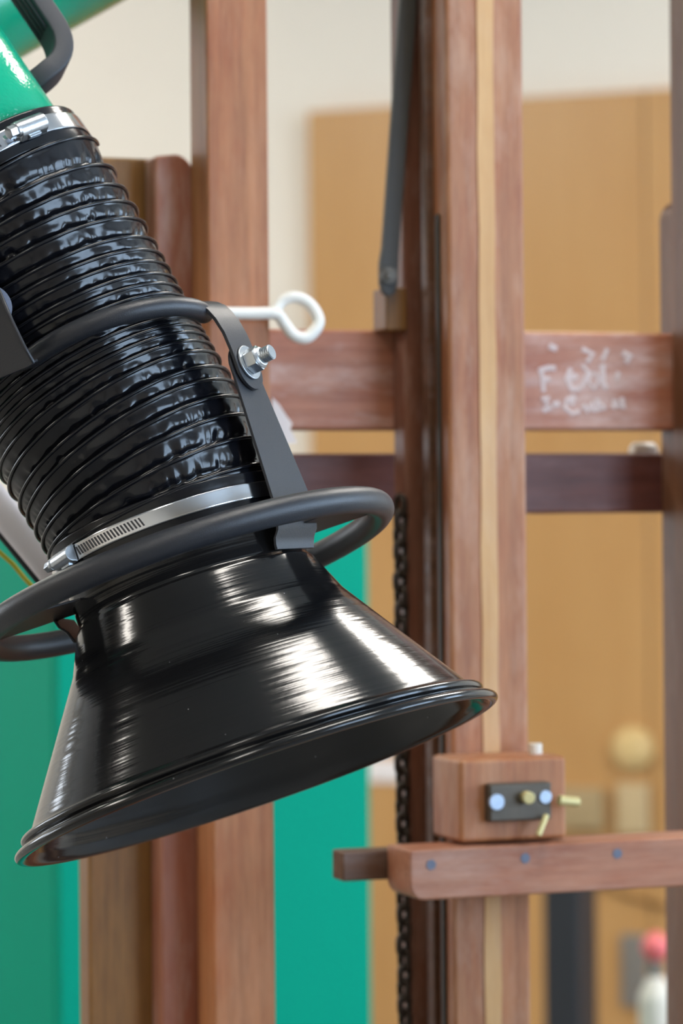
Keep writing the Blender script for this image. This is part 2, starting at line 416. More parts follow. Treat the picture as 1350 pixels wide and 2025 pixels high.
# guard ring with its plates
ring = am('guard_ring', tubem([hp(434, 416, a) - E1 * 8 * K for a in np.arange(0, 360, 3)], 27 * K, 24, AX, closed=True), M['powder'], label='black tubular handle ring around the hood neck'); fixn(ring)
def ring_plate(ph, half):
    inner = [hp(438, 236, a) for a in np.linspace(ph - half * 1.3, ph + half * 1.3, 9)]
    outer = [hp(438, 402, a) for a in np.linspace(ph + half, ph - half, 9)]
    return prism(inner + outer, AX * 5 * K)
for ph in (8, 172, 270):
    fixn(am('ring_bracket', ring_plate(ph, 14), M['powder'], ring, smooth=False, bevel=.0006))

# ---- flexible hose
C1 = HP + AX * 490 * K; Cc = HP + AX * 520 * K
C0 = at(-30, 383, 2.135); Cm = at(218, 826, 2.100)
def imgdir(deg, tilt):
    d, t = math.radians(deg), math.radians(tilt); return np.array([-math.sin(d) * math.cos(t), math.sin(t), math.cos(d) * math.cos(t)])
D0 = imgdir(33.7, 8.7)
CT = C0 + D0 * 30 * .000345
def hermite(a, ta, b, tb, n):
    out = []
    for i in range(n):
        t = i / n
        out.append((2*t**3-3*t*t+1)*a + (t**3-2*t*t+t)*ta + (-2*t**3+3*t*t)*b + (t**3-t*t)*tb)
    return out
def tanm(a, b, d): return nrm(d) * np.linalg.norm(b - a)
dm = -imgdir(31, 13)
center = hermite(C0, tanm(C0, Cm, -D0) , Cm, tanm(C0, Cm, dm), 120) + hermite(Cm, tanm(Cm, Cc, dm), Cc, tanm(Cm, Cc, -AX), 60) + [Cc]
center = np.array(center)
seglen = np.r_[0, np.cumsum(np.linalg.norm(np.diff(center, axis=0), axis=1))]
LH = seglen[-1]
sr = np.array([-14, 50, 108, 147, 183, 220, 263, 290, 316, 345, 367, 391, 409, 429, 448, 467, 486, 509, 540, 590, 624, 667, 708, 754, 800, 831.])
sc_ = np.where(sr < 529, sr * .97, 513 + (sr - 529) * .83)
ringpos = sc_ / sc_[-1] * LH               # arc length of every coil
NR = len(ringpos)
def cpt(s):
    return np.array([np.interp(s, seglen, center[:, i]) for i in range(3)])
def cfr(s):
    p = cpt(s); t = nrm(cpt(s + .004) - cpt(s - .004)) if .004 < s < LH - .004 else (-D0 if s <= .004 else -AX)
    a = np.array([1, 0, 0]) - t * t[0]; a = nrm(a); b = np.cross(a, -t)
    return p, t, a, b
RH = .0832
gx = np.array([0, .05, .12, .4, .58, .72, .82, .93, 1.0]); gy = np.array([0, .14, .20, .36, .50, .80, 1.0, .50, 0])
NT = 240; SUB = 14
rng = np.random.RandomState(4)
ringamp = rng.uniform(.6, 1.2, NR + 2); ringph = np.cumsum(rng.uniform(.2, .9, NR + 2))
ths = np.linspace(0, 2 * math.pi, NT, endpoint=False)
lob = 21
fine = np.zeros((NR + 2, NT))
for i in range(NR + 2):
    for kk in range(6):
        fine[i] += rng.uniform(-1, 1) * np.cos(rng.randint(9, 46) * ths + rng.uniform(0, 6.28)) / 2.4
V, F = [], []
rows = 0
helix = 1.0
idx = np.arange(NR)
total = (NR - 1) * SUB
for j in range(total + 1):
    base = j / SUB                                           # ring index coordinate (no helix)
    for kk in range(NT):
        th = ths[kk]
        u = base - th / (2 * math.pi) + .25                  # helix: phase follows the angle
        u = min(max(u, 0), NR - 1 - 1e-6)
        i = int(u); x = u - i
        sp = ringpos[i + 1] - ringpos[i]
        tri = math.asin(math.sin(lob * th / 1.0 + ringph[i])) * 2 / math.pi
        xs = x + (.045 * tri * (.5 + fine[i + 1][kk] * .7) + .10 * (1.6 * abs(fine[i][kk]) ** .8 - .6)) * math.sin(math.pi * x) ** 2 * (1.4 if x > .4 else 1.4 * x / .4)
        g = np.interp(xs, gx, gy)
        sag = min(.0066, .46 * sp)
        bulge = .055 * sag * ringamp[i] * math.sin(math.pi * x) ** 1.5 * (math.sin(lob * th + ringph[i] + 2.2 * x) - 1.6 * abs(fine[i + 1][kk]) ** .7)
        r = RH - sag * g + bulge
        V.append((j, kk, r))
pts = []
frs = []
for j in range(total + 1):
    s = np.interp(j / SUB, idx, ringpos); frs.append(cfr(s))
cs = np.cos(ths); sn = np.sin(ths)
for (j, kk, r) in V:
    p, t, a, b = frs[j]
    pts.append(p + (a * cs[kk] + b * sn[kk]) * r)
F = [[j * NT + k, (j + 1) * NT + k, (j + 1) * NT + (k + 1) % NT, j * NT + (k + 1) % NT] for j in range(total) for k in range(NT)]
hose = fixn(am('flexible_hose', (pts, F), M['vinyl'], label='black ribbed flexible hose with sagging folds'))
# steel helix under the fabric, standing out as a crisp bead
hx = []
for q in range(int((NR - 1.3) * 110)):
    u0 = .3 + q / 110; i = u0
    th = 2 * math.pi * ((q / 110) % 1.0)
    # u = base - th/2pi + .25 must be an integer on the bead
    turn = int(q / 110) + 1
    base = turn + th / (2 * math.pi) - .25
    if base > NR - 1: break
    p, t, a, b = cfr(np.interp(base, idx, ringpos)); hx.append(p + (a * math.cos(th) + b * math.sin(th)) * (RH + .0001))
am('wire_helix', tubem(hx, .0012, 8, (0, -1, 0)), M['vinyl'], hose)
# smooth sleeves at both ends
def sleeve(name, P, A_, rs, mat, parent):
    a = nrm(np.array([1, 0, 0]) - A_ * A_[0]); b = np.cross(a, A_)
    o = am(name, lathem(fillet([(rs[-1])] + rs + [rs[0]], .0012, 4)[1:-1], P, A_, a, b, 128), mat, parent); fixn(o); return o
sleeve('top_cuff', C0, D0, [(.074, -.012), (.0805, -.014), (.0815, -.004), (.0812, .009), (.0815, .0125), (.079, .014), (.074, .014)], M['vinyl'], hose)
sleeve('end_cuff', Cc, AX, [(.079, .014), (.0838, .013), (.0832, .006), (.0832, -.010), (.082, -.013), (.079, -.013)], M['vinyl'], hose)

# ---- worm-drive clamps
def clamp(P, A_, R, w, ph_h, slots, flip, label):
    a = nrm(np.array([1, 0, 0]) - A_ * A_[0]); b = np.cross(a, A_)
    def E(ph, r, s):
        ph = math.radians(ph); return P + A_ * s + (a * math.cos(ph) + b * math.sin(ph)) * r
    def T(ph):
        ph = math.radians(ph); return -a * math.sin(ph) + b * math.cos(ph)
    def RR(ph):
        ph = math.radians(ph); return a * math.cos(ph) + b * math.sin(ph)
    o = am('hose_clamp', lathem(fillet([(R, w * .5), (R, -w * .5), (R + .0009, -w * .5), (R + .0011, -w * .42), (R + .0011, w * .42), (R + .0009, w * .5), (R, w * .5)], .0002, 2), P, A_, a, b, 160), M['band'], label=label); fixn(o)
    parts = []
    for ph in slots:
        c = E(ph, R + .0011, 0); t, n_ = T(ph), RR(ph)
        d = nrm(A_ + t * .35)
        q = [c - d * w * .3 - t * .0006, c + d * w * .3 - t * .0006, c + d * w * .3 + t * .0006, c - d * w * .3 + t * .0006]
        parts.append(prism(q, n_ * .00035))
    if parts: am('worm_slots', joinm(*parts), M['slot'], o, smooth=False, kind='stuff')
    # housing: rounded saddle over the worm screw
    c = E(ph_h, R + .001, 0); t, n_ = T(ph_h), RR(ph_h)
    L = .022; prf = []
    for q in range(13):
        th = math.pi * q / 12; prf.append(c + A_ * math.cos(th) * w * .52 + n_ * (math.sin(th) * w * .55 + .002) - t * L / 2)
    prf = [c + A_ * w * .6 - t * L / 2] + prf + [c - A_ * w * .6 - t * L / 2]
    fixn(am('screw_housing', prism(prf, t * L), M['zinc'], o, smooth=False, bevel=.0005))
    fixn(am('housing_clip', prism([c - A_ * w * .62 - t * L * .2, c - A_ * w * .62 + t * L * .25, c - A_ * w * .45 + t * L * .25, c - A_ * w * .45 - t * L * .2], n_ * .004), M['zinc'], o, smooth=False, bevel=.0004))
    sgn = flip
    cc = c + n_ * .0045 + t * sgn * L / 2
    collar = cyl(cc, t * sgn, w * .40, .0025, 24)
    hexh = tubem([cc + t * sgn * .0025, cc + t * sgn * .0085], w * .36, 6, n_)
    fixn(am('hex_screw', joinm(collar, hexh), M['zinc'], o, smooth=False, bevel=.0004))
    return o
clamp(Cc, AX, .0838, .0105, 146, list(np.arange(102, 138, 1.75)), 1, 'bright steel worm-drive clamp at the hood end of the hose')
clamp(C0, D0, .0816, .0125, 58, list(np.arange(76, 118, 2.0)), 1, 'bright steel worm-drive clamp at the tube end of the hose')

# ---- green tube with grip
RTU = .0725
tube_top = C0 + D0 * .75
a_ = nrm(np.array([1, 0, 0]) - D0 * D0[0]); b_ = np.cross(a_, D0)
tube_o = am('lower_tube', lathem([(RTU - .003, -.02), (RTU, -.02), (RTU, 0.05), (RTU, .4), (RTU, .75), (RTU - .003, .75)], C0, D0, a_, b_, 128), M['green'], label='glossy green lower tube with orange-peel lacquer'); fixn(tube_o)
# grip handle on the right of the tube, turned a little away from the camera
phg = -22
eg = a_ * math.cos(math.radians(phg)) + b_ * math.sin(math.radians(phg))
tg = -a_ * math.sin(math.radians(phg)) + b_ * math.cos(math.radians(phg))
def gp(r, s): return C0 + D0 * s + eg * r
path = fillet([(RTU - .006, .053), (RTU + .042, .064), (RTU + .042, .162), (RTU - .006, .174)], .026, 9)
path = [gp(*p) for p in path]
frg = frames(path, tg)
hw = .0145; V, F = [], []
sec = []
for q in range(28):
    th = 2 * math.pi * q / 28
    cx, cy = math.cos(th), math.sin(th)
    sec.append((abs(cx) ** .22 * math.copysign(1, cx) * .0145, abs(cy) ** .22 * math.copysign(1, cy) * .0072))
for (p, t, a, b) in frg:
    for (x, y) in sec: V.append(p + a * x + b * y)
n = len(sec)
for i in range(len(frg) - 1):
    for q in range(n): F.append([i * n + q, i * n + (q + 1) % n, (i + 1) * n + (q + 1) % n, (i + 1) * n + q])
F.append(list(range(n))); F.append([(len(frg) - 1) * n + q for q in range(n)])
grip = fixn(am('grip_handle', (V, F), M['grip'], label='dark grey moulded grip handle'))
for d in (-.009, -.003, .003, .009):       # raised ribs along the inside of the grip
    pr = [gp(RTU + .042 - .0072, .088) + tg * d, gp(RTU + .042 - .0072, .142) + tg * d]
    am('rib', tubem(pr, .0016, 8, tg), M['grip'], grip)

# upper arm, joint and ceiling mount (mostly above the frame)
up_a = at(-140, 5, 2.45); up_b = at(420, -295, 2.62)
du = nrm(up_b - up_a)
up_end = ARM0 + np.array([0, 0, -.22]); up_start = up_a - du * .42
am('upper_tube', tubem([up_start, up_a, up_b, up_b + du * .25, up_end + np.array([0, 0, -.12]), up_end], .0725, 48, (0, 0, 1)), M['green'], label='green upper tube of the arm, rising to the ceiling')
am('elbow_hose', tubem([tube_top - D0 * .02, tube_top + D0 * .08, tube_top + D0 * .16 + (up_start - tube_top) * .2, up_start - du * .2 + np.array([0, 0, .05]), up_start - du * .08, up_start + du * .01], .078, 40, (0, -1, 0)), M['vinyl'])
am('ceiling_mount', joinm(cyl(ARM0 + np.array([0, 0, -.03]), (0, 0, 1), .16, .03, 40), cyl(ARM0 + np.array([0, 0, -.24]), (0, 0, 1), .085, .21, 40)), M['powder'], smooth=False, bevel=.003)

# ---- right strap, tab, bail rod, bolt
PHS = 30
rowsS = []
def srow(s, r, half, ph=PHS, tilt=0.0):
    nn = nrm(er(ph) + AX * tilt)
    return (hp(s, r, ph), et(ph) * half * K, nn)
rowsS = [srow(394, 250, 74), srow(404, 252, 76), srow(416, 257, 78), srow(428, 268, 78), srow(444, 274, 78), srow(460, 277, 77), srow(485, 279, 76), srow(745, 274, 50), srow(768, 273, 47)]
for q in range(1, 9):
    th = math.pi / 2 * q / 8; rowsS.append(srow(768 + 47 * math.sin(th), 273, max(47 * math.cos(th), 1)))
strap = fixn(am('hood_strap', strip(rowsS, 6 * K), M['powder'], smooth=False, bevel=.0006, label='black flat strap rising from the hood neck'))
rowsT = []
for q in range(8, 0, -1):
    th = math.pi / 2 * q / 8; rowsT.append(srow(762 - 44 * math.sin(th), 284 , max(44 * math.cos(th), 1)))
rowsT += [srow(763, 284, 44), srow(800, 284, 44), srow(840, 281, 44), srow(872, 276, 44, 31, .12), srow(894, 269, 44, 32, .3), srow(910, 260, 46, 33, .7), srow(921, 248, 49, 35, 1.3), srow(928, 234, 52, 37, 3), srow(929, 218, 54, 39, 9), srow(924, 204, 54, 40, -3), srow(914, 196, 54, 40, -1)]
tab = fixn(am('pivot_tab', strip(rowsT, 7 * K), M['powder'], smooth=False, bevel=.0006, label='black bent tab bolted to the strap'))
rod = am('bail_rod', tubem([hp(900 + 4 * (a - 36) / 94 + 9 * math.sin(math.radians((a - 36) * 1.8)), 240 + 54 * math.sin(math.radians((a - 36) * 1.8)), a) for a in np.arange(34, 138, 2)], 20 * K, 20, AX), M['powder'], label='black round bail rod curving in front of the hose')
fixn(rod)
bc = hp(774, 285, PHS); bn = er(PHS); 
def bolt(c, n_, kx=1.0):
    w = fixn(am('washer', cyl(c, n_, .0118 * kx, .0014, 32), M['zinc'], tab, smooth=False, bevel=.0003))
    nt_ = fixn(am('nut', joinm(tubem([c + n_ * .0014, c + n_ * .0095], .0088 * kx, 6, AX), cyl(c + n_ * .0095, n_, .0080 * kx, .0022, 24, r2=.0062 * kx)), M['zinc'], tab, smooth=False, bevel=.0006))
    th = []
    for q in range(5): th.append(cyl(c + n_ * (.0112 + q * .0016), n_, .0052 * kx, .0010, 20)); th.append(cyl(c + n_ * (.0122 + q * .0016), n_, .0045 * kx, .0006, 20))
    fixn(am('threaded_end', joinm(*th), M['zinc'], tab, smooth=False))
bolt(bc, bn)
fixn(am('bolt_head', tubem([hp(774, 267, PHS), hp(774, 254, PHS)], .0088, 6, AX), M['zinc'], strap, smooth=False, bevel=.0006))

# ---- left plate of the bail, with its washer
def lpt(px, py, d): return at(px, py, d)
out = [lpt(-30, 520, 2.005), lpt(-2, 574, 2.003), lpt(23, 633, 2.0), lpt(48, 685, 1.997), lpt(66, 714, 1.995), lpt(66, 719, 1.995), lpt(56, 725, 1.996), lpt(0, 748, 2.008), lpt(-80, 782, 2.03), lpt(-170, 800, 2.05), lpt(-210, 640, 2.06), lpt(-150, 510, 2.04)]
nb = nrm(np.cross(out[4] - out[0], out[9] - out[0]));  nb = nb if nb[1] < 0 else -nb
lp = fixn(am('bail_plate', prism(out, -nb * .0022), M['powder'], smooth=False, bevel=.0006, label='black side plate holding the bail rod'))
lipr = [at(-2, 574, 2.003), at(23, 633, 2.0), at(48, 685, 1.997), at(66, 716, 1.995), at(72, 713, 2.0)]
am('plate_lip', tubem(lipr, .0012, 8, (0, -1, 0)), M['powder'], lp)
wc = at(-20, 608, 2.016)
fixn(am('washer', cyl(wc, nrm(np.array([.35, -.9, .1])), 0.0145, .0016, 32), M['screwd'], lp, smooth=False, bevel=.0003))
# left strap, seen edge-on beside the neck, and rear one
def lstrap(ph):
    rw = [srow(380, 254, 60, ph), srow(404, 262, 60, ph), srow(420, 275, 60, ph), srow(444, 282, 60, ph)]
    return fixn(am('hood_strap', strip(rw, 6 * K), M['powder'], smooth=False, bevel=.0006))
lstrap(196)

# ---- grey support bar with rubber edge and earth cable
g0, g1 = at(-260, 690, 2.36), at(150, 1184, 2.21)
gd = nrm(g1 - g0); gw = nrm(np.cross(gd, np.array([0, 1., 0])));  gw = gw if gw[0] > 0 else -gw
bar = fixn(am('support_bar', tubem([g0 + (g1 - g0) * t for t in np.linspace(0, 1, 8)], .0115, 28, gw, ry=.006), M['greybar'], label='light grey support bar behind the hood neck'))
e0 = -gw * .0125
am('rubber_edge', tubem([g0 + e0 + np.array([0, .002, 0]), g1 + e0 + np.array([0, .002, 0])], .0026, 12, gw), M['rubber'], bar)
am('earth_cable', tubem([at(-200, 870, 2.32), at(-90, 1000, 2.29), at(0, 1093, 2.26), at(25, 1115, 2.255), at(48, 1143, 2.25), at(75, 1172, 2.24), at(100, 1186, 2.23)], .0017, 10, (0, -1, 0)), M['cable'], bar)

# ------------------------------------------------------------------ the studio easel
TH = math.radians(20)
UD = np.array([math.cos(TH), math.sin(TH), 0]); VD = np.array([-math.sin(TH), math.cos(TH), 0])
EO = at(475, 1012, 2.45).copy(); EO[2] = 0
easel = empty('studio_easel', EO, 'large worn oak crank easel with chalky rails and a dark lifting chain', 'easel', TH)
def ep(px, py, v=0.0):
    d = RT * (px - 675) / FPX + UP * (1012.5 - py) / FPX + np.array([0, 1.0, 0])
    base = EO + VD * v
    t = ((base - CAM) @ VD) / (d @ VD); X = CAM + d * t - EO
    return X @ UD, X[2]
def eu(px, v, py=1012): return ep(px, py, v)[0]
def ez(px, py, v): return ep(px, py, v)[1]
TOP = 1.95
# left upright
box('upright', M['w_post'], easel, (eu(416, 0), 0, .09), (eu(537, 0), .045, TOP))
# batten with a rounded shoulder and the brown board behind it
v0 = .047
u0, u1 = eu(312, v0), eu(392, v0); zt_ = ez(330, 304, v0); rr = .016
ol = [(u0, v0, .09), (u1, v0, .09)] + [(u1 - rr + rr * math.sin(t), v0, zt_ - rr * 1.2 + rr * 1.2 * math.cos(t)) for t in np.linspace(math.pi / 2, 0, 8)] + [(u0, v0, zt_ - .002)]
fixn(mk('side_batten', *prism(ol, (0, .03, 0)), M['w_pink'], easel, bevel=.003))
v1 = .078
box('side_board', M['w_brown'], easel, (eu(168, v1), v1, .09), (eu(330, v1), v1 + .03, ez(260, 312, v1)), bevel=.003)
# right upright and its side board
box('upright', M['w_darkz'], easel, (eu(1378, 0), 0, .09), (eu(1378, 0) + .045, .045, TOP))
u0, zt_ = eu(1306, v0 + .03), ez(1325, 393, v0); ol = [(u0 + .05, v0, .09), (u0, v0, .09)] + [(u0 + rr - rr * math.cos(t), v0, zt_ - rr + rr * math.sin(t)) for t in np.linspace(0, math.pi / 2, 8)] + [(u0 + .05, v0, zt_)]
fixn(mk('side_batten', *prism(ol, (0, .03, 0)), M['w_darkz'], easel, bevel=.003))
# rails
vr = .05
ur0, ur1 = eu(500, vr), eu(1345, vr)
box('upper_rail', M['w_railH'], easel, (ur0, vr, ez(945, 851, vr)), (ur1, vr + .024, ez(945, 655, vr)), bevel=.003)
vl = .085
box('lower_rail', M['w_maroon'], easel, (eu(480, vl), vl, ez(945, 1017, vl)), (eu(1345, vl), vl + .024, ez(945, 896, vl)), bevel=.003)
box('lath', M['w_paleh'], easel, (eu(1030, .076), .076, ez(1150, 680, .076)), (eu(1262, .076), .084, ez(1150, 656, .076)), bevel=.001)
# guide post beside the mast, mast, inlay, channel
box('guide_post', M['w_guide'], easel, (eu(801, .024), .024, .09), (eu(868, .024), .05, TOP), bevel=.003)
VM = -.04
um0, um1 = eu(889, VM), eu(1043, VM)
box('mast', M['w_mast'], easel, (um0, VM, .09), (um1, .02, TOP), bevel=.004)
iu0, iu1 = eu(950, VM), eu(982, VM)
zs = np.linspace(.09, TOP, 60); Vv, Ff = [], []
for i, z in enumerate(zs):
    w0, w1 = .0004 * math.sin(i * 1.9) + .0003 * math.sin(i * 5.1), .0004 * math.sin(i * 1.3 + 2) + .0003 * math.sin(i * 4.3)
    Vv += [(iu0 + w0, VM - .0012, z), (iu1 + w1, VM - .0012, z), (iu1 + w1, VM + .002, z), (iu0 + w0, VM + .002, z)]
for i in range(len(zs) - 1):
    for k in range(4): Ff.append([i * 4 + k, i * 4 + (k + 1) % 4, i * 4 + 4 + (k + 1) % 4, i * 4 + 4 + k])
Ff += [[3, 2, 1, 0], [(len(zs) - 1) * 4 + k for k in range(4)]]
mk('inlay_strip', Vv, Ff, M['w_pale'], easel, smooth=False)
box('channel', M['w_dark'], easel, (um0 - .006, -.012, .09), (um0, .002, TOP), bevel=.001)
box('steel_runner', M['blackiron'], easel, (um0 - .003, -.026, .2), (um0 - .0005, -.02, ez(870, 425, -.02)), bevel=.001)
# black iron strap with pivot bolt
vs_ = .012
def q3(px, py, v): u, z = ep(px, py, v); return np.array([u, v, z])
ol = [q3(796, -60, vs_), q3(757, 490, vs_), q3(752, 520, vs_), q3(752, 560, vs_), q3(757, 578, vs_), q3(768, 587, vs_), q3(781, 580, vs_), q3(787, 560, vs_), q3(789, 500, vs_), q3(830, -60, vs_)]
irn = fixn(mk('iron_strap', *prism(ol, (0, .006, 0)), M['blackiron'], easel, bevel=.001))
c = q3(768, 545, vs_)
fixn(mk('pivot_bolt', *joinm(cyl(c, (0, -1, 0), .007, .003, 24), cyl(c + np.array([0, -.003, 0]), (0, -1, 0), .0045, .003, 6)), M['bronze'], irn, bevel=.0005))
u, z = ep(756, 640, .028)
box('pivot_block', M['w_brown'], easel, (u, .02, ez(770, 655, .028)), (eu(802, .028), .05, ez(770, 570, .028)), bevel=.002)
# lifting chain: each link an object of its own
vc = .03
def link_mesh():
    path = []
    for t in np.linspace(0, 2 * math.pi, 16, endpoint=False):
        path.append((.0048 * math.cos(t), 0, .0054 * math.sin(t) + .0024 * math.copysign(1, math.sin(t))))
    v, f = tubem(path, .0028, 6, (0, 1, 0), closed=True)
    me = bpy.data.meshes.new('link'); me.from_pydata([tuple(map(float, x)) for x in v], [], f); me.materials.append(M['chain'])
    me.polygons.foreach_set('use_smooth', [True] * len(me.polygons)); return me
lm = link_mesh()
ucn = eu(790, vc, 1500); ztop = ez(790, 1000, vc); zbot = ez(790, 2090, vc)
i = 0; z = ztop
while z > zbot:
    o = link('chain_link', lm, easel); o.location = (ucn + .0006 * math.sin(i * 2.1), vc - .006, z); o.rotation_euler = (0, 0, math.radians(20 if i % 2 else 110))
    z -= .0122; i += 1
# canvas ledge
vf = -.115
ul, zl = ep(811, 1776, vf)
zt_ = ez(1000, 1673, vf); zb_ = ez(1000, 1772, vf)
ol = [(ul, vf, zt_), (ul, vf, zb_ + .012)] + [(ul + .012 - .012 * math.cos(t), vf, zb_ + .012 - .012 * math.sin(t)) for t in np.linspace(.2, math.pi / 2, 6)] + [(eu(1400, vf), vf, zb_), (eu(1400, vf), vf, zt_)]
ledge = fixn(mk('canvas_ledge', *prism(ol, (0, .05, 0)), M['w_ledge'], easel, bevel=.002))
for px, py in ((852, 1710), (1038, 1697), (1220, 1688)):
    u, z = ep(px, py, vf)
    fixn(mk('ledge_screw', *cyl((u, vf - .0006, z), (0, 1, 0), .0042, .004, 6), M['screwd'], ledge))
vb = -.064
box('ledge_backbar', M['w_dark'], easel, (eu(671, vb), vb, ez(735, 1741, vb)), (eu(1400, vb), vb + .024, ez(735, 1682, vb)), bevel=.002)
# sliding block with its bronze catch
vk = -.10
bk = box('slide_block', M['w_mast'], easel, (eu(904, vk), vk, ez(1000, 1664, vk)), (eu(1116, vk), VM - .0005, ez(1000, 1499, vk)), bevel=.004)
vp = vk - .012
box('catch_plate', M['bronze'], bk, (eu(963, vp), vp, ez(1020, 1624, vp)), (eu(1086, vp), vk, ez(1020, 1549, vp)), bevel=.002)
for px, py, r in ((981, 1586, .0062), (1077, 1576, .0052)):
    u, z = ep(px, py, vp); fixn(mk('catch_screw', *cyl((u, vp - .002, z), (0, 1, 0), r, .004, 20), M['screw'], bk, bevel=.0005))
u, z = ep(1036, 1576, vp); u2, z2 = ep(1134, 1590, vp)
fixn(mk('brass_stud', *cyl((u, vp - .010, z), (.15, 1, 0), .0048, .012, 20), M['brass'], bk, bevel=.0008))
fixn(mk('catch_bolt', *joinm(cyl((eu(1095, vp), vp - .004, ez(1095, 1582, vp)), (1, 0, -.14), .0042, .017, 16)), M['brass'], bk, bevel=.0006))
a1, a2 = q3(1080, 1612, vp - .006), q3(1064, 1652, vp - .010)
fixn(mk('brass_pin', *tubem([a1, a2], .0024, 12, (1, 0, 0)), M['brass'], bk))
u, z = ep(1058, 1500, vk + .03)
fixn(mk('top_peg', *cyl((u, vk + .03, z - .004), (0, 0, 1), .0055, .016, 16), M['bottle'], bk, bevel=.0008))
# feet, off frame below
for px in (476, 1385):
    u = eu(px, 0); box('foot', M['w_darkz'], easel, (u - .03, -.38, 0), (u + .03, .38, .09), bevel=.006)
box('foot_beam', M['w_dark'], easel, (eu(476, 0) + .03, -.03, .02), (eu(1385, 0) - .03, .07, .09), bevel=.004)
# chalk scribble on the rail: thin strokes of chalk
def stroke(pts, r=.0016):
    P = [np.array(q3(px, py, vr)) + np.array([0, -.0003, 0]) for px, py in pts]
    return tubem(P, .0004, 6, (0, 1, 0), ry=r)
S = []
rs = random.Random(3)
strokes = [[(1066, 728), (1072, 745), (1074, 775)], [(1066, 732), (1085, 727), (1098, 728)], [(1070, 752), (1086, 748)],
           [(1128, 728), (1120, 748), (1130, 770), (1146, 768)], [(1122, 748), (1140, 742)], [(1150, 722), (1162, 735), (1156, 752), (1148, 766)], [(1170, 735), (1160, 752), (1174, 768), (1184, 750), (1176, 736)],
           [(1190, 720), (1192, 760), (1200, 766)], [(1200, 690), (1190, 712)], [(1222, 735), (1218, 750)], [(1230, 698), (1246, 704), (1236, 716)], [(1150, 690), (1172, 700), (1160, 715)], [(1085, 684), (1100, 690)],
           [(1070, 790), (1084, 786), (1078, 798), (1088, 806), (1072, 812)], [(1092, 800), (1106, 798)],
           [(1136, 784), (1120, 790), (1116, 806), (1130, 818), (1146, 812)], [(1134, 782), (1128, 800)], [(1152, 800), (1160, 812), (1170, 798), (1172, 814)], [(1180, 788), (1180, 812), (1196, 806), (1184, 798)], [(1216, 790), (1212, 808)], [(1228, 786), (1232, 806), (1220, 800)]]
for st in strokes: S.append(stroke(st, rs.uniform(.0018, .0030)))
rail = [o for o in easel.children if o.name.startswith('upper_rail')][0]
mk('chalk_writing', *joinm(*S), M['chalk'], rail, kind='stuff', label='smeared white chalk scribble')

# white cord with a loop, tied round the left upright, and its paper tag
cp = [(380, 618, -.006), (430, 619, -.008), (500, 620, -.010), (545, 621, -.012), (562, 640, -.012), (580, 662, -.013), (603, 668, -.014), (622, 654, -.014), (630, 634, -.013), (618, 608, -.010), (598, 592, -.008), (575, 588, -.006), (556, 596, -.004), (545, 612, -.004), (540, 622, -.006)]
cpw = [EO + UD * ep(px, py, v)[0] + VD * v + np.array([0, 0, ep(px, py, v)[1]]) for px, py, v in cp]
def smooth(P, n=8):
    P = [np.array(p) for p in P]; out = []
    for i in range(len(P) - 1):
        a, b, c, d = P[max(i - 1, 0)], P[i], P[i + 1], P[min(i + 2, len(P) - 1)]
        for k in range(n):
            t = k / n; out.append(.5 * ((2 * b) + (c - a) * t + (2 * a - 5 * b + 4 * c - d) * t * t + (3 * b - a - 3 * c + d) * t ** 3))
    out.append(P[-1]); return out
mk('white_cord', *tubem(smooth(cpw), .0048, 12, (0, -1, 0)), M['cord'], smooth=True, origin=cpw[0], label='thick white cord ending in a loop beside the oak upright', cat='cord').location = cpw[0]
def ew(px, py, v): u, z = ep(px, py, v); return EO + UD * u + VD * v + np.array([0, 0, z])
tagp = [ew(538, 786, .04), ew(552, 800, .04), ew(566, 822, .04), ew(578, 838, .04), ew(574, 848, .04), ew(588, 876, .04), ew(536, 878, .04)]
t_o = mk('paper_tag', *prism(tagp, VD * .004), M['paper'], origin=tagp[0], label='torn white paper tag in the corner of upright and upper rail', cat='tag'); t_o.location = tagp[0]; fixn(t_o)
# small things on the lower rail
def tag_blob(name, px, py, v, r, mat, label, cat):
    c = ew(px, py, v)
    V = tubem([c - UD * r * 1.6, c - UD * r * 1.2, c + UD * r * 1.2, c + UD * r * 1.6], [r * .6, r, r, r * .6], 14, (0, 0, 1), ry=None)
    o = mk(name, *V, mat, smooth=True, origin=c, label=label, cat=cat); o.location = c; return o
tag_blob('chalk_stub', 1272, 892, vl + .012, .0075, M['bottle'], 'pale chalk stub lying on the maroon lower rail', 'chalk')

# ------------------------------------------------------------------ things further back
# green cabinet
GA = math.radians(32)
gc = at(106, 1500, 3.7); gc[2] = 0
cab = empty('green_cabinet', gc, 'low green lacquered steel cabinet behind the easel', 'cabinet', GA)
gu = np.array([math.cos(GA), math.sin(GA), 0]); gv = np.array([-math.sin(GA), math.cos(GA), 0])
d = RT * (722 - 675) / FPX + UP * (1012.5 - 1500) / FPX + np.array([0, 1.0, 0])
# intersection of the sight line at the right end with the cabinet front
A2 = np.array([[gu[0], -d[0]], [gu[1], -d[1]]]); sol = np.linalg.solve(A2, -(gc - CAM)[:2]); Wc = sol[0]
zc = at(30, 1003, 3.75)[2]
box('body', M['green_cab'], cab, (0, 0, .08), (Wc, .5, zc), bevel=.004)
box('plinth', M['black'], cab, (.03, .03, 0), (Wc - .03, .47, .08), bevel=.002)
box('door_leaf', M['green_cab'], cab, (.001, -.012, .085), (Wc / 2 - .002, -.0005, zc - .002), bevel=.002)
box('door_leaf', M['green_cab'], cab, (Wc / 2 + .002, -.012, .085), (Wc - .001, -.0005, zc - .002), bevel=.002)

